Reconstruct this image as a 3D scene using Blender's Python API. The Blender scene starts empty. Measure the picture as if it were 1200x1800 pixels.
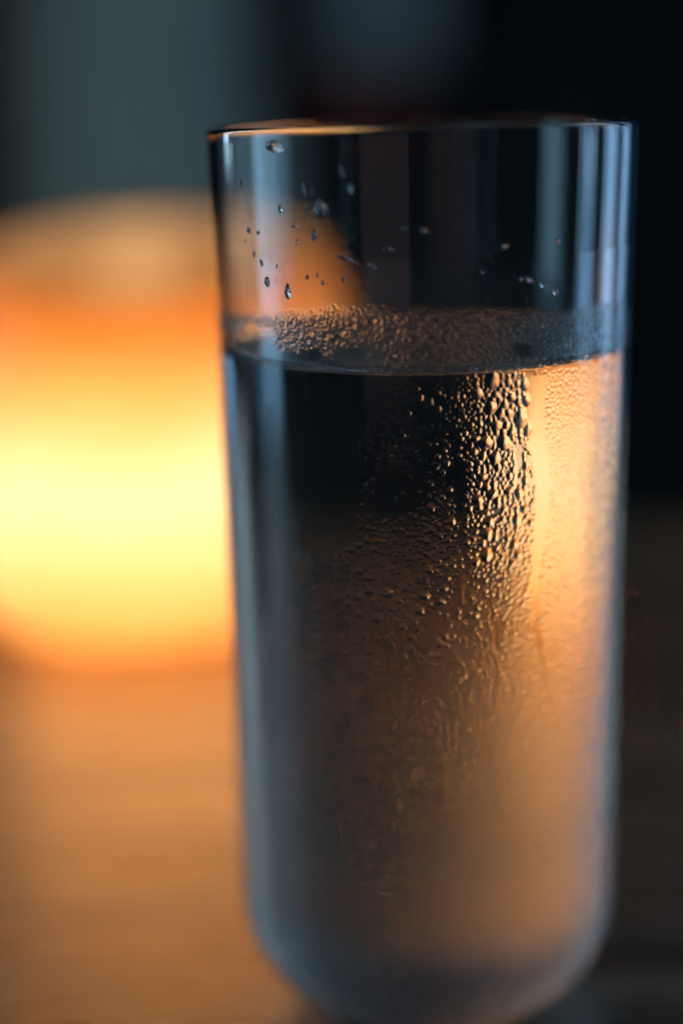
import bpy, math, random
import numpy as np
from mathutils import Matrix, Vector, Euler

random.seed(7)
rng = np.random.default_rng(11)
scene = bpy.context.scene
C = scene.collection
R_ = math.radians

# ------------------------------------------------------------------ camera
H_GLASS = 0.1640                      # rim height above the table (m)
CAM = Vector((-0.0149, -0.2512, 0.1653))
PITCH, ROLL = R_(15.5), R_(-1.3)
FPX = 2500.0                         # 50 mm on a 24x36 mm frame, in 1200x1800 px
cam_d = bpy.data.cameras.new('camera')
cam_d.sensor_fit = 'VERTICAL'
cam_d.sensor_height = 36.0
cam_d.sensor_width = 24.0
cam_d.lens = 50.0
cam_d.clip_start = 0.01
cam_d.clip_end = 50.0
cam_d.dof.use_dof = True
cam_d.dof.focus_distance = 0.222
cam_d.dof.aperture_fstop = 2.6
cam_d.dof.aperture_blades = 0
cam = bpy.data.objects.new('camera', cam_d)
cam.matrix_world = (Matrix.Translation(CAM) @ Matrix.Rotation(math.pi / 2 - PITCH, 4, 'X')
                    @ Matrix.Rotation(ROLL, 4, 'Z'))
C.objects.link(cam)
scene.camera = cam

# ------------------------------------------------------------------ world, exposure
world = bpy.data.worlds.new('World')
scene.world = world
world.use_nodes = True
bg = world.node_tree.nodes['Background']
bg.inputs[0].default_value = (0.55, 0.75, 1.0, 1)
bg.inputs[1].default_value = 0.012
scene.view_settings.view_transform = 'Standard'
scene.view_settings.look = 'None'
scene.view_settings.exposure = 0.0
scene.view_settings.gamma = 1.0
scene.view_settings.use_curve_mapping = False
cy = scene.cycles
cy.max_bounces = 18
cy.transmission_bounces = 18
cy.use_adaptive_sampling = True
cy.adaptive_threshold = 0.03
cy.glossy_bounces = 8
cy.diffuse_bounces = 5
cy.sample_clamp_indirect = 6.0
cy.blur_glossy = 0.3
cy.use_denoising = True

# ------------------------------------------------------------------ lights (dim window light from both sides, one added light behind)
def area(name, loc, target, sx, sy, power, col):
    d = bpy.data.lights.new(name, 'AREA')
    d.shape = 'RECTANGLE'
    d.size, d.size_y = sx, sy
    d.energy = power
    d.color = col
    o = bpy.data.objects.new(name, d)
    o.location = loc
    o.rotation_euler = (Vector(target) - Vector(loc)).to_track_quat('-Z', 'Y').to_euler()
    C.objects.link(o)
    return o

def polar(az, dist, z):
    return (math.sin(R_(az)) * dist, math.cos(R_(az)) * dist, z)

DAY = (0.30, 0.60, 1.0)
area('window_light', polar(26, 1.2, 0.40), (0, 0, 0.12), 0.18, 1.2, 0.04, (0.08, 0.42, 1.0))
area('window_light', polar(47, 1.1, 0.40), (0, 0, 0.12), 0.20, 1.2, 0.7, DAY)
area('window_light', polar(66, 1.1, 0.40), (0, 0, 0.12), 0.22, 1.2, 2.0, DAY)
area('window_light', polar(87, 1.1, 0.40), (0, 0, 0.12), 0.24, 1.2, 1.7, DAY)
area('window_light', polar(-88, 1.0, 0.25), (0, 0, 0.12), 0.28, 0.8, 1.3, (0.34, 0.68, 1.0))
area('window_light', polar(-55, 1.1, 0.55), (0, 0, 0.12), 0.05, 0.9, 2.4, (0.50, 0.78, 1.0))
area('added_streak_light', polar(-158, 2.0, 0.25), (0, 0, 0.12), 0.9, 1.0, 0.30, (1.0, 0.72, 0.80))  # unseen light added behind the camera for a faint mauve reflection in the glass

# ------------------------------------------------------------------ helpers
def tag(o, label=None, cat=None, group=None, kind=None):
    for k, v in (('label', label), ('category', cat), ('group', group), ('kind', kind)):
        if v:
            o[k] = v
    return o

def empty(name, loc=(0, 0, 0)):
    o = bpy.data.objects.new(name, None)
    o.location = loc
    o.empty_display_size = 0.01
    C.objects.link(o)
    return o

def mesh_obj(name, verts, faces, mats, parent=None, smooth=True, midx=None):
    me = bpy.data.meshes.new(name)
    me.from_pydata([tuple(v) for v in verts], [], [tuple(f) for f in faces])
    for m in mats:
        me.materials.append(m)
    if midx is not None:
        me.polygons.foreach_set('material_index', midx)
    if smooth:
        me.polygons.foreach_set('use_smooth', [True] * len(me.polygons))
    me.update()
    o = bpy.data.objects.new(name, me)
    C.objects.link(o)
    if parent:
        o.parent = parent
    return o

def lathe(profile, seg, shear=None):
    """profile: (r, z) from the bottom axis outwards and on. Normals point to the right-hand
    side of travel (outwards for a profile that climbs the outside)."""
    verts, faces, owner = [], [], []
    rings = []
    for r, z in profile:
        if r < 1e-7:
            rings.append([len(verts)])
            verts.append((0, 0, z))
        else:
            ids = []
            for k in range(seg):
                a = 2 * math.pi * k / seg
                ids.append(len(verts))
                verts.append((r * math.sin(a), -r * math.cos(a), z))
            rings.append(ids)
    for i in range(len(rings) - 1):
        a, b = rings[i], rings[i + 1]
        for k in range(seg):
            k2 = (k + 1) % seg
            if len(a) == 1 and len(b) == 1:
                continue
            if len(a) == 1:
                faces.append((a[0], b[k2], b[k]))
            elif len(b) == 1:
                faces.append((a[k], a[k2], b[0]))
            else:
                faces.append((a[k], a[k2], b[k2], b[k]))
            owner.append(i)
    return verts, faces, owner

class NT:
    def __init__(self, name):
        self.m = bpy.data.materials.new(name)
        self.m.use_nodes = True
        self.t = self.m.node_tree
        self.t.nodes.clear()
        self.out = self.n('ShaderNodeOutputMaterial')
    def n(self, typ, ins=None, **props):
        nd = self.t.nodes.new(typ)
        for k, v in props.items():
            setattr(nd, k, v)
        for k, v in (ins or {}).items():
            if hasattr(v, 'is_output') or isinstance(v, bpy.types.NodeSocket):
                self.t.links.new(v, nd.inputs[k])
            else:
                nd.inputs[k].default_value = v
        return nd
    def surf(self, sock):
        self.t.links.new(sock, self.out.inputs['Surface'])
        return self.m
    def math(self, op, a, b=0.0, clamp=False):
        return self.n('ShaderNodeMath', {0: a, 1: b}, operation=op, use_clamp=clamp).outputs[0]
    def ramp(self, fac, stops):
        nd = self.n('ShaderNodeValToRGB', {'Fac': fac})
        e = nd.color_ramp.elements
        while len(e) < len(stops):
            e.new(0.5)
        for i, (p, c) in enumerate(stops):
            e[i].position = p
            e[i].color = c if len(c) == 4 else (*c, 1)
        return nd.outputs['Color']

# value noise on numpy arrays
def vnoise(x, y, seed=0):
    xi, yi = np.floor(x).astype(np.int64), np.floor(y).astype(np.int64)
    fx, fy = x - xi, y - yi
    fx, fy = fx * fx * (3 - 2 * fx), fy * fy * (3 - 2 * fy)
    def h(a, b):
        n = (a * 374761393 + b * 668265263 + seed * 1442695041) & 0xffffffff
        n = ((n ^ (n >> 13)) * 1274126177) & 0xffffffff
        return ((n ^ (n >> 16)) & 0xffff) / 65535.0
    return (h(xi, yi) * (1 - fx) * (1 - fy) + h(xi + 1, yi) * fx * (1 - fy)
            + h(xi, yi + 1) * (1 - fx) * fy + h(xi + 1, yi + 1) * fx * fy)

def fbm(x, y, seed=0, octaves=3):
    s, a, t = 0, 1.0, 0
    for o in range(octaves):
        s = s + a * vnoise(x * 2 ** o, y * 2 ** o, seed + o)
        t += a
        a *= 0.5
    return s / t

def sstep(a, b, x):
    t = np.clip((x - a) / (b - a), 0, 1)
    return t * t * (3 - 2 * t)

# ------------------------------------------------------------------ the wooden table
def wood_material():
    w = NT('dark_varnished_wood')
    tc = w.n('ShaderNodeTexCoord').outputs['Object']
    mp = w.n('ShaderNodeMapping', {'Vector': tc, 'Scale': (2.2, 34.0, 34.0)}).outputs[0]
    n1 = w.n('ShaderNodeTexNoise', {'Vector': mp, 'Scale': 2.2, 'Detail': 8.0, 'Roughness': 0.62, 'Distortion': 0.6}).outputs['Fac']
    mp2 = w.n('ShaderNodeMapping', {'Vector': tc, 'Scale': (10.0, 400.0, 400.0)}).outputs[0]
    n2 = w.n('ShaderNodeTexNoise', {'Vector': mp2, 'Scale': 1.6, 'Detail': 5.0, 'Roughness': 0.7}).outputs['Fac']
    mix = w.math('ADD', w.math('MULTIPLY', n1, 0.72), w.math('MULTIPLY', n2, 0.28))
    col = w.ramp(mix, [(0.30, (0.10, 0.042, 0.016)), (0.50, (0.25, 0.110, 0.042)), (0.72, (0.42, 0.200, 0.082))])
    rough = w.math('ADD', w.math('MULTIPLY', n1, 0.62), 0.0)
    bump = w.n('ShaderNodeBump', {'Strength': 0.6, 'Distance': 0.0018, 'Height': mix}).outputs[0]
    p = w.n('ShaderNodeBsdfPrincipled', {'Base Color': col, 'Roughness': rough, 'Normal': bump, 'IOR': 5.2, 'Specular Tint': (1.0, 0.84, 0.72, 1)})
    return w.surf(p.outputs[0])

def rounded_slab(name, x0, x1, y0, y1, z0, z1, r, mat):
    # box with a rounded upper edge, as stacked rings
    rings = [(0, z0)] + [(r * (1 - math.cos(t)), z1 - r + r * math.sin(t)) for t in np.linspace(0, math.pi / 2, 6)]
    V, F = [], []
    for ins, z in rings:
        V += [(x0 + ins, y0 + ins, z), (x1 - ins, y0 + ins, z), (x1 - ins, y1 - ins, z), (x0 + ins, y1 - ins, z)]
    for i in range(len(rings) - 1):
        for k in range(4):
            F.append((4 * i + k, 4 * i + (k + 1) % 4, 4 * i + 4 + (k + 1) % 4, 4 * i + 4 + k))
    n = len(V)
    F += [(3, 2, 1, 0), (n - 4, n - 3, n - 2, n - 1)]
    return mesh_obj(name, V, F, [mat], smooth=False)

table = rounded_slab('table', -0.62, 0.55, -0.34, 0.322, -0.028, 0.0, 0.004, wood_material())
tag(table, 'dark varnished wooden tabletop under the glass', kind='structure')

# ------------------------------------------------------------------ dark background
def plain(name, col, rough=0.8, nscale=6.0, var=0.3):
    w = NT(name)
    tc = w.n('ShaderNodeTexCoord').outputs['Object']
    n = w.n('ShaderNodeTexNoise', {'Vector': tc, 'Scale': nscale, 'Detail': 4.0}).outputs['Fac']
    lo = tuple(c * (1 - var) for c in col)
    hi = tuple(min(1, c * (1 + var)) for c in col)
    c = w.ramp(n, [(0.3, lo), (0.7, hi)])
    p = w.n('ShaderNodeBsdfPrincipled', {'Base Color': c, 'Roughness': rough})
    return w.surf(p.outputs[0])

wall = mesh_obj('wall', [(-1.6, 1.60, -0.8), (1.6, 1.60, -0.8), (1.6, 1.60, 1.4), (-1.6, 1.60, 1.4)], [(0, 1, 2, 3)],
                [plain('dark_wall', (0.032, 0.030, 0.028), 0.9)], smooth=False)
tag(wall, kind='structure')

def drape(name, x0, x1, y, z0, z1, folds, depth, mat, parent=None, arc=0.0):
    nx, nz = 120, 24
    V, F = [], []
    for j in range(nz + 1):
        for i in range(nx + 1):
            u, v = i / nx, j / nz
            ph = folds * 2 * math.pi * u + 0.6 * math.sin(3 * v + 5 * u)
            V.append((x0 + (x1 - x0) * u + 0.006 * math.sin(9 * v + 4 * u), y + depth * math.sin(ph) * (0.6 + 0.4 * (1 - v)) - arc * math.sqrt(max(0.0, 1 - (2 * u - 1) ** 2)),
                      z0 + (z1 - z0) * v + 0.004 * math.sin(ph)))
    for j in range(nz):
        for i in range(nx):
            a = j * (nx + 1) + i
            F.append((a, a + 1, a + nx + 2, a + nx + 1))
    o = mesh_obj(name, V, F, [mat], parent)
    s = o.modifiers.new('thickness', 'SOLIDIFY')
    s.thickness = 0.004
    return o

cur = drape('curtain', -0.41, -0.10, 1.55, -0.60, 0.60, 6, 0.010, plain('grey_green_cloth', (0.82, 0.82, 0.64), 0.9, 12, 0.12), None, 0.15)
tag(cur, 'grey green cloth hanging far behind the lantern, out of focus', 'curtain')
clo = empty('hanging_cloth', (0.045, 1.50, 0.19))
tag(clo, 'small blue grey cloth with dark red hem hanging above the glass rim', 'cloth')
drape('cloth_panel', -0.075, 0.075, 0, 0.025, 0.40, 3, 0.012, plain('blue_grey_cloth', (0.44, 0.48, 0.45), 0.9, 12, 0.12), clo)
drape('hem', -0.077, 0.04, 0, -0.045, 0.025, 3, 0.012, plain('dark_red_cloth', (0.34, 0.06, 0.045), 0.9, 12, 0.2), clo)

# ------------------------------------------------------------------ candle lantern (frosted glass bowl)
LX, LY = -0.0835, 0.243
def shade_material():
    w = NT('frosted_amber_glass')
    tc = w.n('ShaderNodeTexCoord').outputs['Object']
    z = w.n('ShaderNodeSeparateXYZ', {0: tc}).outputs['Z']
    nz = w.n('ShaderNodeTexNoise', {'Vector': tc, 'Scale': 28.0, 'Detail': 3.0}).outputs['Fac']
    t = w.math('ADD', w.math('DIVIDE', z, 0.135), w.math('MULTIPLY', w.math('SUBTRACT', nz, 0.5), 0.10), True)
    # lantern glow painted into the colour: pale belly, amber towards foot and mouth
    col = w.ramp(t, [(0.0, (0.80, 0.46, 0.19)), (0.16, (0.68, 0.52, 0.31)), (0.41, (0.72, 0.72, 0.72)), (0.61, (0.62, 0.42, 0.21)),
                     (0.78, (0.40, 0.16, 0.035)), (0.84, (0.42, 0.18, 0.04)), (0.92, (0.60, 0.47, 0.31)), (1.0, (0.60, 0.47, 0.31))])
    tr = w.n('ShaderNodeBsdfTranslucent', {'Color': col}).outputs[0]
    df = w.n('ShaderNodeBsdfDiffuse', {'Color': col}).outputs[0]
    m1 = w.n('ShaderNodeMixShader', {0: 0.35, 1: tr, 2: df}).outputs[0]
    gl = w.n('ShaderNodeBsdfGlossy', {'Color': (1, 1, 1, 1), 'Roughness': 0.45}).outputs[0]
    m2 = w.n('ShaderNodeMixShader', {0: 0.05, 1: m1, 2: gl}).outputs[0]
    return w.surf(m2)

lan = empty('candle_lantern', (LX, LY, 0.0))
tag(lan, 'glowing amber lantern out of focus on the table behind the tall glass', 'lantern')
def catmull(pts, n):
    out = []
    P = [pts[0]] + list(pts) + [pts[-1]]
    for i in range(1, len(P) - 2):
        p0, p1, p2, p3 = (np.array(q, float) for q in P[i - 1:i + 3])
        for t in np.linspace(0, 1, n, endpoint=False):
            out.append(tuple(0.5 * (2 * p1 + (p2 - p0) * t + (2 * p0 - 5 * p1 + 4 * p2 - p3) * t * t + (3 * p1 - p0 - 3 * p2 + p3) * t ** 3)))
    out.append(tuple(pts[-1]))
    return out
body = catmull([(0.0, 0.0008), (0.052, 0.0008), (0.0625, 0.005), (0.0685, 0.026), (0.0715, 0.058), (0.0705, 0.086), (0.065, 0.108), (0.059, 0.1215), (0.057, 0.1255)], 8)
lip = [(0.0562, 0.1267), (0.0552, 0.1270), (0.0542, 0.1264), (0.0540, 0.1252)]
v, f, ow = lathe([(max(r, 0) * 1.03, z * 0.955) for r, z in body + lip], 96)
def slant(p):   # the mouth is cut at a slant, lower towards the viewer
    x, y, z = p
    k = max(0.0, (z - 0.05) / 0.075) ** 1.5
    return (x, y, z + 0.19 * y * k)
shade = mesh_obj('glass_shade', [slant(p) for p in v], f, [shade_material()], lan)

def wax_material():
    w = NT('candle_wax')
    tc = w.n('ShaderNodeTexCoord').outputs['Object']
    n = w.n('ShaderNodeTexNoise', {'Vector': tc, 'Scale': 40.0}).outputs['Fac']
    c = w.ramp(n, [(0.3, (0.78, 0.66, 0.46)), (0.7, (0.86, 0.76, 0.58))])
    p = w.n('ShaderNodeBsdfPrincipled', {'Base Color': c, 'Roughness': 0.5})
    return w.surf(p.outputs[0])
FZ = 0.030
v, f, ow = lathe([(0, 0), (0.027, 0), (0.029, 0.002), (0.029, FZ - 0.003), (0.027, FZ), (0.024, FZ - 0.001), (0.012, FZ - 0.004), (0, FZ - 0.005)], 48)
cand = mesh_obj('candle', v, f, [wax_material()], lan)
cand.location.z = 0.0016
v, f, ow = lathe([(0, FZ - 0.006), (0.0011, FZ - 0.006), (0.0010, FZ + 0.004), (0.0006, FZ + 0.007), (0, FZ + 0.0075)], 10)
mesh_obj('wick', v, f, [plain('burnt_wick', (0.02, 0.015, 0.012))], cand)
fm = NT('candle_flame')
em = fm.n('ShaderNodeEmission', {'Color': (1.0, 0.72, 0.34, 1), 'Strength': 30.0})
v, f, ow = lathe([(0, FZ + 0.003), (0.003, FZ + 0.005), (0.0052, FZ + 0.011), (0.0045, FZ + 0.019), (0.0022, FZ + 0.028), (0, FZ + 0.035)], 20)
mesh_obj('flame', v, f, [fm.surf(em.outputs[0])], cand)
pl = bpy.data.lights.new('flame_light', 'POINT')
pl.energy = 0.64
pl.color = (1.0, 0.585, 0.25)
pl.shadow_soft_size = 0.006
plo = bpy.data.objects.new('flame_light', pl)
plo.location = (0, -0.010, FZ + 0.022)
plo.parent = cand
C.objects.link(plo)

# ------------------------------------------------------------------ the tall glass
RO, RI = 0.0360, 0.0342
ZW = 0.1265                                  # water level
ZC = ZW + 0.0016                             # where the meniscus meets the wall
cam_inv = cam.matrix_world.inverted()
MW = np.array(cam.matrix_world)
MI = np.array(cam_inv)

def project(P):
    """world points (n,3) -> photograph pixels on the 1200x1800 frame (to lay the wet areas out on the glass)"""
    q = P @ MI[:3, :3].T + MI[:3, 3]
    return 600 + FPX * q[:, 0] / -q[:, 2], 900 - FPX * q[:, 1] / -q[:, 2]

def outer_r(z):
    """outer radius of the glass at height z"""
    z = np.asarray(z, float)
    rc, zc = 0.0205, 0.0205
    r = np.full(z.shape, RO)
    low = z < zc
    t = np.clip((zc - z) / zc, 0, 1)
    r = np.where(low, RO - rc + rc * np.sqrt(np.clip(1 - t * t, 0, 1)), r)
    return r + 0.0004 * sstep(H_GLASS - 0.035, H_GLASS - 0.002, z)

def wet_front(px):
    """row of the front water line in the photograph at column px"""
    t = (px - 752) / 353.0
    return 603 + 55 * np.sqrt(np.clip(1 - t * t, 0, 1)) + 0.012 * (px - 752) * -1

def fog_field(px, py):
    """how foggy the outer wall is (0 clear .. 1 frosted with fine condensation)"""
    n1 = fbm(px / 60, py / 220, 3)
    n2 = fbm(px / 22, py / 300, 9)
    n3 = fbm(px / 45, py / 45, 15)
    f = np.zeros_like(px)
    wl = wet_front(px)
    top = 540 + 14 * (n3 - 0.5) - 14 * sstep(950, 1100, px)
    ring = sstep(top - 4, top + 26, py)
    f = 0.015 + ring * 0.92
    # below the water line
    low = sstep(930, 1330, py + 130 * (n1 - 0.5))
    dark = 0.05 + 0.10 * n2
    right = sstep(905, 985, px)
    left = 1 - sstep(440, 540, px + 60 * (n2 - 0.5))
    body = dark + (0.62 + 0.22 * n1) * low
    body = body * (1 - 0.62 * sstep(800, 930, px) * (1 - sstep(1560, 1700, py)))
    body = np.maximum(body, right * (0.20 + 0.20 * n3))
    body = np.maximum(body, left * (0.25 + 0.60 * n2 * n2 * 2))
    body = np.maximum(body, sstep(1050, 1085, px) * 0.18)
    # clear runnels
    for x0, y0, y1, wd in ((812, 830, 1075, 9), (470, 690, 1180, 16), (520, 900, 1500, 12), (665, 640, 1000, 10), (905, 700, 900, 14), (870, 1050, 1230, 18), (950, 600, 1230, 17)):
        xc = x0 + 10 * np.sin(py / 70.0 + x0) + (py - y0) * 0.01
        k = np.exp(-((px - xc) / wd) ** 2) * sstep(y0 - 30, y0 + 30, py) * (1 - sstep(y1 - 60, y1 + 40, py))
        body = body * (1 - 0.8 * k)
    below = sstep(-4, 5, py - wl)
    f = f * (1 - below) + body * below
    # clear patches in the ring where droplets ran together
    for cx, cyy, ax, ay in ((440, 600, 55, 26), (510, 628, 60, 22), (628, 628, 42, 24), (920, 615, 30, 12)):
        d = ((px - cx) / ax) ** 2 + ((py - cyy) / ay) ** 2 + 2.6 * (fbm(px / 26, py / 20, 17) - 0.5)
        f = f * (1 - 0.75 * (1 - sstep(0.4, 1.3, d)) * (1 - below))
    return np.clip(f, 0, 1)

def glass_material():
    w = NT('clear_glass_with_condensation')
    att = w.n('ShaderNodeAttribute', attribute_name='fog').outputs['Fac']
    tc = w.n('ShaderNodeTexCoord').outputs['Object']
    vo = w.n('ShaderNodeTexVoronoi', {'Vector': tc, 'Scale': 1500.0, 'Smoothness': 0.6}, feature='SMOOTH_F1').outputs['Distance']
    ns = w.n('ShaderNodeTexNoise', {'Vector': tc, 'Scale': 900.0, 'Detail': 2.0}).outputs['Fac']
    hgt = w.math('ADD', w.math('MULTIPLY', vo, -0.7), ns)
    bstr = w.math('MULTIPLY', att, 0.62, True)
    bump = w.n('ShaderNodeBump', {'Strength': bstr, 'Distance': 0.0005, 'Height': hgt}).outputs[0]
    clear = w.n('ShaderNodeBsdfGlass', {'Color': (0.985, 0.995, 0.99, 1), 'Roughness': 0.0, 'IOR': 1.5}).outputs[0]
    frost = w.n('ShaderNodeBsdfGlass', {'Color': (0.97, 0.985, 0.99, 1), 'Roughness': 0.17, 'IOR': 1.5, 'Normal': bump}).outputs[0]
    df = w.n('ShaderNodeBsdfDiffuse', {'Color': (0.75, 0.80, 0.84, 1)}).outputs[0]
    tl = w.n('ShaderNodeBsdfTranslucent', {'Color': (0.75, 0.80, 0.84, 1)}).outputs[0]
    scat = w.n('ShaderNodeMixShader', {0: 0.5, 1: df, 2: tl}).outputs[0]
    fr2 = w.n('ShaderNodeMixShader', {0: 0.09, 1: frost, 2: scat}).outputs[0]
    mx = w.n('ShaderNodeMixShader', {0: att, 1: clear, 2: fr2}).outputs[0]
    return w.surf(mx)

def sharp_glass(name, ior, col=(1, 1, 1, 1), rough=0.0):
    w = NT(name)
    return w.surf(w.n('ShaderNodeBsdfGlass', {'Color': col, 'Roughness': rough, 'IOR': ior}).outputs[0])

glass = empty('drinking_glass', (0, 0, 0))
tag(glass, 'tall clear drinking glass beaded with condensation on the table', 'glass')
zs = list(0.0205 * (1 - np.cos(np.linspace(0, math.pi / 2, 40)))) + list(np.linspace(0.0205, H_GLASS - 0.0026, 300)[1:])
zs[0] = 0.0
prof = [(0, 0.0008), (0.010, 0.0008), (0.0135, 0.0006), (0.0150, 0.0003)]
prof += [(float(outer_r(np.array([z]))[0]), z + 0.0003) for z in zs]
rt = prof[-1][0]
zt = H_GLASS - 0.0023
# fire-polished lip, a little thicker than the wall
lip_w = 0.0018                              # wall thickness at the mouth
lipr = lip_w / 2
for t in np.linspace(0.15, math.pi - 0.15, 16):
    prof.append((rt - lipr + lipr * math.cos(t), H_GLASS - 0.0009 + lipr * math.sin(t)))
for z in np.linspace(H_GLASS - 0.0012, ZC, 30):
    k = float(sstep(H_GLASS - 0.035, H_GLASS - 0.002, z))
    prof.append((RI * (1 - k) + (rt - lip_w) * k, z))
v, f, ow = lathe(prof, 288)
body_o = mesh_obj('glass_body', v, f, [glass_material()], glass)
V = np.array(v)
Vm = V.copy()
back = Vm[:, 1] > 0
Vm[back, 1] *= -1
px, py = project(Vm)
fog = fog_field(px, py)
fog[back] *= 0.25
rad = np.hypot(V[:, 0], V[:, 1])
inner = ((rad < 0.0351) | (V[:, 2] > H_GLASS - 0.0015)) & (V[:, 2] > 0.03)
fog[inner] = 0.0
fog[V[:, 2] > H_GLASS - 0.006] = 0.0
fog = np.maximum(fog, np.where(inner, 0, 0.88 * (1 - sstep(0.014, 0.036, V[:, 2]))))
at = body_o.data.attributes.new('fog', 'FLOAT', 'POINT')
at.data.foreach_set('value', fog.astype(np.float32))

# water: its side and foot lie on the inside of the glass (water/glass interface), its top is free
wp = [(0, 0.0022)] + [(0.0342 - 0.0187 + 0.0187 * math.sin(t), 0.0022 + 0.0187 * (1 - math.cos(t))) for t in np.linspace(0, math.pi / 2, 20)]
wp += [(RI, z) for z in np.linspace(0.026, ZC, 40)]
n_side = len(wp) - 1
for d in np.linspace(0.0001, 0.0045, 12):
    wp.append((RI - d, ZW + 0.0016 * math.exp(-d / 0.0011)))
wp += [(0.024, ZW), (0.012, ZW), (0, ZW)]
v, f, ow = lathe(wp, 192)
wm_top = sharp_glass('water_surface', 1.333)
wm_side = sharp_glass('water_against_glass', 1.333 / 1.5, (0.99, 0.998, 0.995, 1))
water = mesh_obj('water', v, f, [wm_top, wm_side], midx=[1 if o < n_side else 0 for o in ow])
tag(water, 'clear cold water filling three quarters of the tall glass', 'water')

# ------------------------------------------------------------------ condensation droplets on the outer wall
drop_mat = sharp_glass('water_droplet', 1.333, (1, 1, 1, 1), 0.16)

def hit(px, py):
    """photograph pixel -> (arc length s, height z) on the front of the outer wall; NaN off the glass"""
    d = np.stack([(px - 600) / FPX, (900 - py) / FPX, -np.ones_like(px)], 1) @ MW[:3, :3].T
    o = MW[:3, 3]
    a = d[:, 0] ** 2 + d[:, 1] ** 2
    b = o[0] * d[:, 0] + o[1] * d[:, 1]
    r = np.full(px.shape, RO)
    for _ in range(4):
        c = o[0] ** 2 + o[1] ** 2 - r * r
        disc = b * b - a * c
        t = (-b - np.sqrt(np.where(disc > 0, disc, np.nan))) / a
        z = o[2] + t * d[:, 2]
        r = outer_r(np.nan_to_num(np.clip(z, 0.0, H_GLASS), nan=0.1))
    x, y = o[0] + t * d[:, 0], o[1] + t * d[:, 1]
    return np.arctan2(x, -y) * RO, z

PX = 0.0000885            # metres on the front wall per photograph pixel
placed = {}
CELL = 0.0009
def free(s, z, r, gap):
    ci, cj = int(s // CELL), int(z // CELL)
    m = int((r + 0.0022) // CELL) + 1
    for i in range(ci - m, ci + m + 1):
        for j in range(cj - m, cj + m + 1):
            for (s2, z2, r2) in placed.get((i, j), ()):
                if (s - s2) ** 2 + (z - z2) ** 2 < ((r + r2) * gap) ** 2:
                    return False
    return True
def put(s, z, r):
    placed.setdefault((int(s // CELL), int(z // CELL)), []).append((s, z, r))

def drop_mesh(s, z, r, hk, wob, elong, rings, seg, sag=0.0, rot=0.0):
    """closed plano-convex bead lying on the wall"""
    ph = [random.uniform(0, 6.283) for _ in range(4)]
    am = [wob * random.uniform(0.3, 1.0) / (k + 1) for k in range(4)]
    verts, faces = [], []
    h0 = r * hk
    cr, sr = math.cos(rot), math.sin(rot)
    def P(ds, dz, h):
        ds, dz = ds * cr - dz * sr, ds * sr + dz * cr
        ss, zz = s + ds, z + dz
        rr = float(outer_r(np.array([max(zz, 0.0004)]))[0]) + 0.00007 + h
        a = ss / RO
        return (rr * math.sin(a), -rr * math.cos(a), zz)
    verts.append(P(0, -sag * r * 0.35, h0))
    for i in range(1, rings + 1):
        t = i / rings
        hh = h0 * max(0.0, 1 - t ** 2) ** 1.05
        for k in range(seg):
            a = 2 * math.pi * k / seg
            rad_ = r * (1 + sum(am[q] * math.cos((q + 2) * a + ph[q]) for q in range(4)))
            dx, dz = math.cos(a) * rad_ * t, math.sin(a) * rad_ * t * elong
            if sag:
                dx *= 1 - 0.45 * sag * max(0, math.sin(a)) * t
                dz -= sag * r * 0.35 * (1 - t)
            verts.append(P(dx, dz, hh))
    for k in range(seg):
        faces.append((0, 1 + k, 1 + (k + 1) % seg))
    for i in range(rings - 1):
        b0, b1 = 1 + i * seg, 1 + (i + 1) * seg
        for k in range(seg):
            k2 = (k + 1) % seg
            faces.append((b0 + k, b1 + k, b1 + k2, b0 + k2))
    last = 1 + (rings - 1) * seg
    faces.append(tuple(last + k for k in reversed(range(seg))))
    return verts, faces

film = []
big, small = [], []         # big: single parts; small: joined
def add_drop(s, z, r, hk, wob, elong, sag=0.0, rot=0.0, keep=False):
    put(s, z, r * max(1.0, elong * 0.9))
    rp = r / PX
    if not keep:
        film.append((s, z, r, hk, elong, sag, rot))
        return
    if rp > 9 or keep:
        m = drop_mesh(s, z, r, hk, wob, elong, 6, 20, sag, rot)
    elif rp > 5:
        m = drop_mesh(s, z, r, hk, wob, elong, 4, 14, sag, rot)
    else:
        m = drop_mesh(s, z, r, hk, wob, elong, 3, 9, sag, rot)
    (big if (rp > 7.5 or keep) else small).append((r, m, (s, z)))

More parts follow.
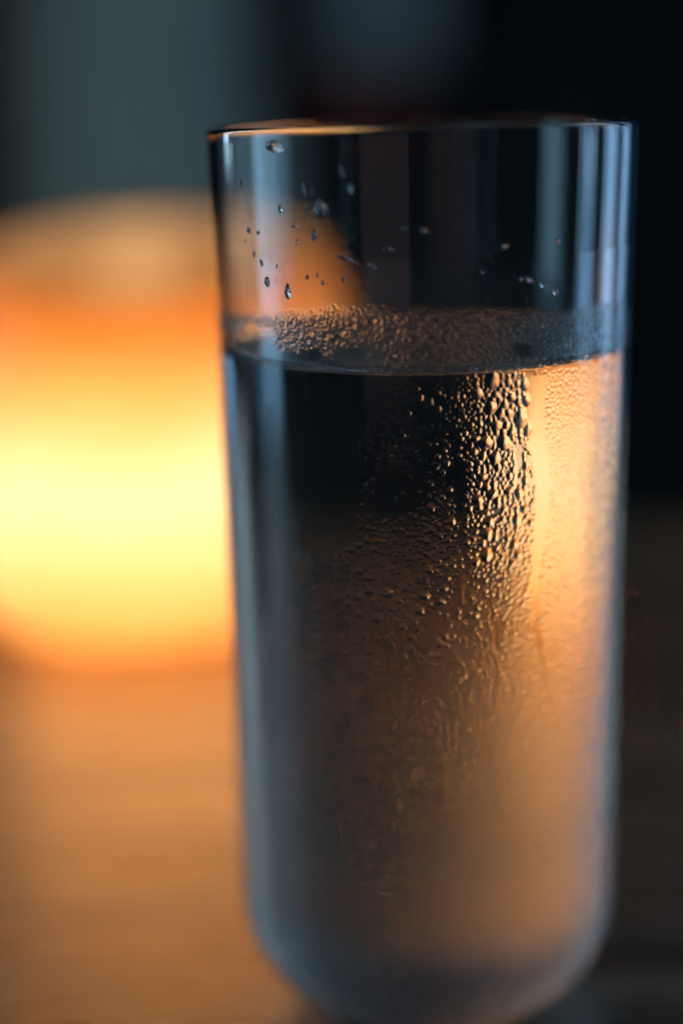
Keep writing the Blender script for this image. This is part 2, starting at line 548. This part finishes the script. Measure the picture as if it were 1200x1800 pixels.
# single drops on the dry upper wall, and a heavy one hanging below the lip
for (x, y, r, hk, wob, el, sag, deg) in (
        (484, 257, 25, .30, .08, .42, .2, 0), (565, 366, 11, .34, .15, 1.6, .5, 30), (553, 412, 6, .30, .1, 1.6, .6, 0),
        (494, 367, 7, .30, .2, 1.1, .2, 0), (425, 322, 5, .25, .2, 1.8, .3, 0), (437, 405, 8, .25, .3, .6, 0, 0),
        (454, 409, 5, .25, .2, .7, 0, 0), (470, 495, 7, .32, .1, 1.5, .5, 0), (506, 512, 8, .34, .1, 1.7, .8, 0),
        (447, 447, 4, .22, .3, 1.4, 0, 0), (460, 462, 4, .22, .3, 1.8, 0, 15), (520, 398, 7, .16, .3, .4, 0, 0),
        (523, 425, 3, .25, .1, 1.6, .2, 0), (540, 487, 4, .25, .1, 1, .2, 0), (558, 483, 3, .25, .1, 1.2, .2, 0),
        (568, 497, 4, .22, .1, 1, .2, 0), (604, 490, 3, .22, .1, 1.4, .2, 0), (533, 335, 4, .12, .4, 3.0, .2, 10),
        (616, 332, 4, .12, .2, 2.4, .2, 0), (604, 452, 10, .12, .4, .4, 0, -20), (622, 460, 8, .12, .4, .4, 0, -35),
        (655, 468, 9, .12, .4, .40, 0, -15), (682, 438, 8, .12, .3, .40, 0, 5), (708, 402, 4, .15, .2, .7, 0, 0),
        (744, 404, 6, .14, .3, .8, 0, 0), (888, 434, 5, .16, .3, 1.1, 0, 0), (978, 424, 7, .14, .2, .7, 0, 0),
        (848, 478, 2.5, .3, .1, 1, 0, 0), (930, 492, 10, .22, .3, .36, 0, -22), (953, 501, 11, .26, .3, .34, 0, -25),
        (975, 513, 8, .32, .15, .8, .2, -20), (916, 491, 4, .3, .1, 1, 0, 0), (548, 364, 6, .2, .4, .5, 0, 20),
        (487, 468, 3, .22, .2, 1.2, 0, 0), (432, 424, 3, .22, .2, 1, 0, 0), (600, 300, 3, .12, .4, 3.0, 0, 12)):
    s, z = hit(np.array([float(x)]), np.array([float(y)]))
    add_drop(float(s[0]), float(z[0]), r * PX, hk, wob, el, sag, R_(deg), keep=True)

def scatter(n, rr, field, hk, wob, el, sag, gap, skew=1.0, box=(370, 520, 1115, 1790)):
    X = rng.uniform(box[0], box[2], n)
    Y = rng.uniform(box[1], box[3], n)
    keep = rng.uniform(0, 1, n) < field(X, Y)
    X, Y = X[keep], Y[keep]
    S, Z = hit(X, Y)
    for i in range(len(X)):
        if not (S[i] == S[i]) or Z[i] < 0.004 or abs(S[i]) > RO * 1.42:
            continue
        q = random.random() ** skew
        r = (rr[0] + (rr[1] - rr[0]) * q) * PX
        if free(S[i], Z[i], r, gap):
            add_drop(float(S[i]), float(Z[i]), r, random.uniform(*hk), random.uniform(*wob), random.uniform(*el), random.uniform(*sag), random.gauss(0, 0.25))

def box_f(x, y, x0, x1, y0, y1, e=18):
    return sstep(x0 - e, x0 + e, x) * (1 - sstep(x1 - e, x1 + e, x)) * sstep(y0 - e, y0 + e, y) * (1 - sstep(y1 - e, y1 + e, y))
def runnel(x, y):
    k = np.ones_like(x)
    for x0, y0, y1, wd in ((812, 810, 1075, 9), (947, 655, 1210, 17), (905, 780, 900, 7), (868, 1090, 1230, 10)):
        xc = x0 + 6 * np.sin(y / 55.0 + x0)
        k = k * np.where((np.abs(x - xc) < wd * (1.1 - 0.8 * np.clip((y - y0) / (y1 - y0), 0, 1)) + 5 * (fbm(x / 9, y / 12, 5) - .5)) & (y > y0) & (y < y1), 0.0, 1.0)
    return k
below = lambda x, y, d=6: (y > wet_front(x) + d).astype(float)

# heavy merged drops by the bright flank
fA = lambda x, y: box_f(x, y, 846 - 0.02 * (y - 660), 924 + 0.05 * (y - 660), 655, 985) * below(x, y) * runnel(x, y) * sstep(.22, .5, fbm(x / 40, y / 60, 31))
scatter(150, (10, 14), lambda x, y: fA(x, y) * .5, (.30, .42), (.15, .35), (.9, 1.5), (.1, .5), .96, 1.8, (820, 640, 960, 1010))
scatter(6000, (4, 9.9), fA, (.34, .5), (0, 0), (.8, 1.6), (.1, .4), .80, 1.7, (820, 640, 960, 1010))
scatter(9000, (2.8, 5), lambda x, y: box_f(x, y, 815, 945, 655, 1000, 24) * below(x, y) * runnel(x, y), (.34, .5), (0, 0), (.8, 1.4), (0, .3), .85, 1.2, (780, 640, 980, 1030))
# finer drops left of them, thinning out into the dark
fB = lambda x, y: (.16 * box_f(x, y, 655, 770, 670, 1000, 50) + box_f(x, y, 770, 850, 655, 1000, 50)) * below(x, y) * runnel(x, y) * sstep(.26, .55, fbm(x / 35, y / 60, 41))
scatter(2200, (4, 8), lambda x, y: fB(x, y) * .6, (.28, .42), (0, 0), (.8, 1.5), (0, .3), .85, 1.8, (640, 640, 880, 1040))
scatter(12000, (2.6, 4.4), fB, (.32, .48), (0, 0), (.8, 1.4), (0, .3), .88, 1.3, (620, 640, 880, 1040))
# broad slipping drops, lower middle
fC = lambda x, y: box_f(x, y, 600, 800, 895, 1090, 22) * sstep(-40, 40, (y - 900) - 0.55 * (745 - x)) * (1 - sstep(0, 70, (y - 1035) - .35 * (740 - x))) * runnel(x, y) * sstep(.28, .52, fbm(x / 40, y / 35, 51))
scatter(260, (9, 14), lambda x, y: fC(x, y) * .6, (.28, .4), (.15, .35), (.55, .8), (.2, .5), .95, 1.6, (590, 870, 820, 1120))
scatter(2500, (4.5, 9.5), fC, (.34, .5), (0, 0), (.5, .85), (.2, .5), .85, 1.6, (590, 870, 820, 1120))
scatter(5000, (2.8, 5), fC, (.32, .48), (0, 0), (.6, 1), (.1, .4), .9, 1.4, (590, 870, 820, 1120))
# columns of softer drops
fD = lambda x, y: (box_f(x, y, 540, 645, 985, 1330, 26) + box_f(x, y, 695, 785, 1040, 1330, 22) + .35 * box_f(x, y, 480, 820, 1040, 1420, 40)) * sstep(.25, .5, fbm(x / 35, y / 60, 61))
scatter(6000, (3.4, 8), fD, (.30, .46), (0, 0), (.55, 1.0), (.1, .4), .9, 1.8, (450, 950, 850, 1450))
# fine beads over the bright flank and down the foggy lower wall
fE = lambda x, y: box_f(x, y, 930, 1072, 640, 1200, 14) * below(x, y, 8) * runnel(x, y) * (.5 + .5 * sstep(.3, .6, fbm(x / 50, y / 50, 71)))
scatter(500, (6, 9.9), lambda x, y: fE(x, y) * .5, (.2, .34), (0, 0), (.6, 1.1), (.1, .4), 1.0, 1.5)
scatter(22000, (2.8, 5.5), fE, (.30, .48), (0, 0), (.7, 1.2), (0, .2), .85, 1.3, (910, 620, 1090, 1220))
fG = lambda x, y: sstep(-40, 60, x - (828 - 0.02 * (y - 1000))) * (1 - sstep(1050, 1085, x)) * sstep(970, 1040, y) * runnel(x, y) * (.4 + .6 * sstep(.3, .55, fbm(x / 60, y / 80, 81)))
scatter(40000, (3.2, 6.4), fG, (.30, .48), (0, 0), (.7, 1.2), (0, .3), .85, 1.4, (780, 960, 1095, 1780))
scatter(60, (6, 9.9), lambda x, y: box_f(x, y, 560, 1000, 1250, 1650, 30) * .5, (.3, .45), (0, 0), (.7, 1.3), (0, .3), 1.1, 1.5, (520, 1200, 1040, 1700))
fH = lambda x, y: .7 * sstep(1020, 1200, y) * (1 - sstep(800, 860, x)) * sstep(430, 520, x) * sstep(.35, .6, fbm(x / 45, y / 110, 91))
scatter(8000, (3.2, 6), fH, (.16, .28), (0, 0), (.7, 1.3), (0, .3), .95, 1.5, (420, 980, 870, 1780))
# beaded ring above the water line
def ring_f(x, y):
    n3 = fbm(x / 45, y / 45, 15)
    m = sstep(536, 556, y - 8 * (n3 - .5) + 12 * sstep(950, 1100, x)) * (y < wet_front(x) - 4)
    for cx, cyy, ax, ay in ((440, 602, 55, 24), (512, 632, 60, 20), (628, 628, 42, 24)):
        d = ((x - cx) / ax) ** 2 + ((y - cyy) / ay) ** 2 + 2.6 * (fbm(x / 26, y / 20, 17) - 0.5)
        m = m * (d > 1.0)
    return m
scatter(1100, (3.5, 7), lambda x, y: ring_f(x, y) * (1 - sstep(560, 720, x)) * sstep(560, 590, y), (.24, .36), (.1, .3), (.9, 1.4), (.1, .4), .92, 2.2, (470, 540, 740, 640))
scatter(16000, (2.3, 3.6), lambda x, y: ring_f(x, y) * (1 - .78 * sstep(660, 790, x)) * (.15 + .85 * sstep(.32, .5, fbm(x / 30, y / 24, 23))), (.10, .20), (.1, .3), (.9, 1.2), (0, .2), .95, 1.5, (390, 530, 1110, 665))
# wide wet smear catching the window by the right end of the water line
scatter(160, (6, 13), lambda x, y: box_f(x, y, 935, 1015, 598, 630, 8), (.2, .35), (.3, .7), (.5, .9), (0, .2), .8, 1.2, (920, 585, 1030, 640))

big.sort(key=lambda b: -b[0])
extra = big[280:]
big = big[:280]
for r, (vv, ff), (s, z) in big:
    o = mesh_obj('water_droplet', vv, ff, [drop_mat], glass)

# the fine condensation: one thin water film on the front of the wall, its drops run together
DS = 0.00011
S0, S1, Z0, Z1 = -0.0480, 0.0480, 0.0045, 0.1445
ns, nz = int((S1 - S0) / DS), int((Z1 - Z0) / DS)
gs, gz = S0 + DS * np.arange(ns), Z0 + DS * np.arange(nz)
GS, GZ = np.meshgrid(gs, gz)
def wig(seed, k):
    return fbm(GS / k, GZ / k, seed, 2) - 0.5
WS = GS + 0.00042 * wig(101, 0.0008)
WZ = GZ + 0.00050 * wig(103, 0.0009)
hf = np.zeros_like(GS)
for (s, z, r, hk, el, sag, rot) in film:
    m = r * max(1.0, el) + 0.0003
    i0, i1 = max(0, int((s - m - S0) / DS)), min(ns, int((s + m - S0) / DS) + 2)
    j0, j1 = max(0, int((z - m - Z0) / DS)), min(nz, int((z + m - Z0) / DS) + 2)
    if i0 >= i1 or j0 >= j1:
        continue
    ds_, dz_ = WS[j0:j1, i0:i1] - s, WZ[j0:j1, i0:i1] - z
    c, q = math.cos(rot), math.sin(rot)
    a, b = (ds_ * c + dz_ * q) / r, (-ds_ * q + dz_ * c) / (r * el)
    a = a / (1 - 0.4 * sag * np.clip(b, 0, 1))
    t2 = a * a + b * b
    h = r * hk * np.clip(1 - t2, 0, 1) ** 1.15
    hf[j0:j1, i0:i1] = np.maximum(hf[j0:j1, i0:i1], h)
# runs of water trickling down, each with a heavier foot
for (x, y0, y1, wd, hh) in ((813, 815, 1062, 6, .10), (900, 700, 930, 6, .10), (868, 1060, 1240, 7, .09), (470, 690, 1180, 9, .08), (520, 860, 1420, 7, .06),
                            (1012, 760, 905, 6, .06), (955, 1010, 1300, 6, .05), (690, 1030, 1260, 7, .05), (770, 1180, 1420, 7, .05), (930, 960, 1045, 9, .10)):
    ys = np.linspace(y0, y1, 60)
    xs = x + 7 * np.sin(ys / 47.0 + x) + 4 * np.sin(ys / 19.0 + 2 * x)
    ss, zz = hit(xs, ys)
    o = np.argsort(zz)
    cs = np.interp(gz, zz[o], ss[o])
    u = np.clip((zz.max() - gz) / (zz.max() - zz.min()), 0, 1)
    inside = sstep(zz.min() - 0.0006, zz.min() + 0.0002, gz) * (1 - sstep(zz.max() - 0.004, zz.max(), gz))
    w_ = wd * PX * (0.6 + 0.5 * u ** 3)
    ridge = hh * 0.001 * (0.6 + 0.7 * u ** 4)[:, None] * np.clip(1 - ((GS + 0.4 * (WS - GS) - cs[:, None]) / w_[:, None]) ** 2, 0, 1) * inside[:, None]
    hf = np.maximum(hf, ridge)
for _ in range(1):                                   # surface tension rounds the joins
    p = np.pad(hf, 1, mode='edge')
    hf = (p[1:-1, 1:-1] * 4 + p[:-2, 1:-1] * 2 + p[2:, 1:-1] * 2 + p[1:-1, :-2] * 2 + p[1:-1, 2:] * 2 + p[:-2, :-2] + p[2:, 2:] + p[:-2, 2:] + p[2:, :-2]) / 16
def sheet(SS, ZZ, hh):
    rr = outer_r(ZZ) + hh
    an = SS / RO
    return np.stack([rr * np.sin(an), -rr * np.cos(an), ZZ + 0.0003 * (ZZ < 0.0)], -1).reshape(-1, 3)
def quads(nx, ny, off, flip):
    a = (np.arange(ny - 1)[:, None] * nx + np.arange(nx - 1)[None, :]).ravel() + off
    qd = np.stack([a, a + 1, a + nx + 1, a + nx], 1)
    return qd[:, ::-1] if flip else qd
cs_, cz_ = np.meshgrid(np.linspace(S0, gs[-1], 90), np.linspace(Z0, gz[-1], 140))
P1 = sheet(GS, GZ, 0.00004 + hf)
P2 = sheet(cs_, cz_, np.full_like(cs_, 0.000018))
PV = np.concatenate([P1, P2]).astype(np.float32)
PQ = np.concatenate([quads(ns, nz, 0, False), quads(90, 140, len(P1), True)]).astype(np.int32)
me = bpy.data.meshes.new('condensation')
me.vertices.add(len(PV))
me.vertices.foreach_set('co', PV.ravel())
me.loops.add(PQ.size)
me.loops.foreach_set('vertex_index', PQ.ravel())
me.polygons.add(len(PQ))
me.polygons.foreach_set('loop_start', np.arange(0, PQ.size, 4, dtype=np.int32))
me.polygons.foreach_set('use_smooth', np.ones(len(PQ), dtype=bool))
me.update(calc_edges=True)
me.materials.append(sharp_glass('condensed_water', 1.333, (1, 1, 1, 1), 0.07))
cond = bpy.data.objects.new('condensation', me)
C.objects.link(cond)
cond.parent = glass
cond['kind'] = 'stuff'
print('droplets', len(big), 'film drops', len(film), 'film verts', len(PV))
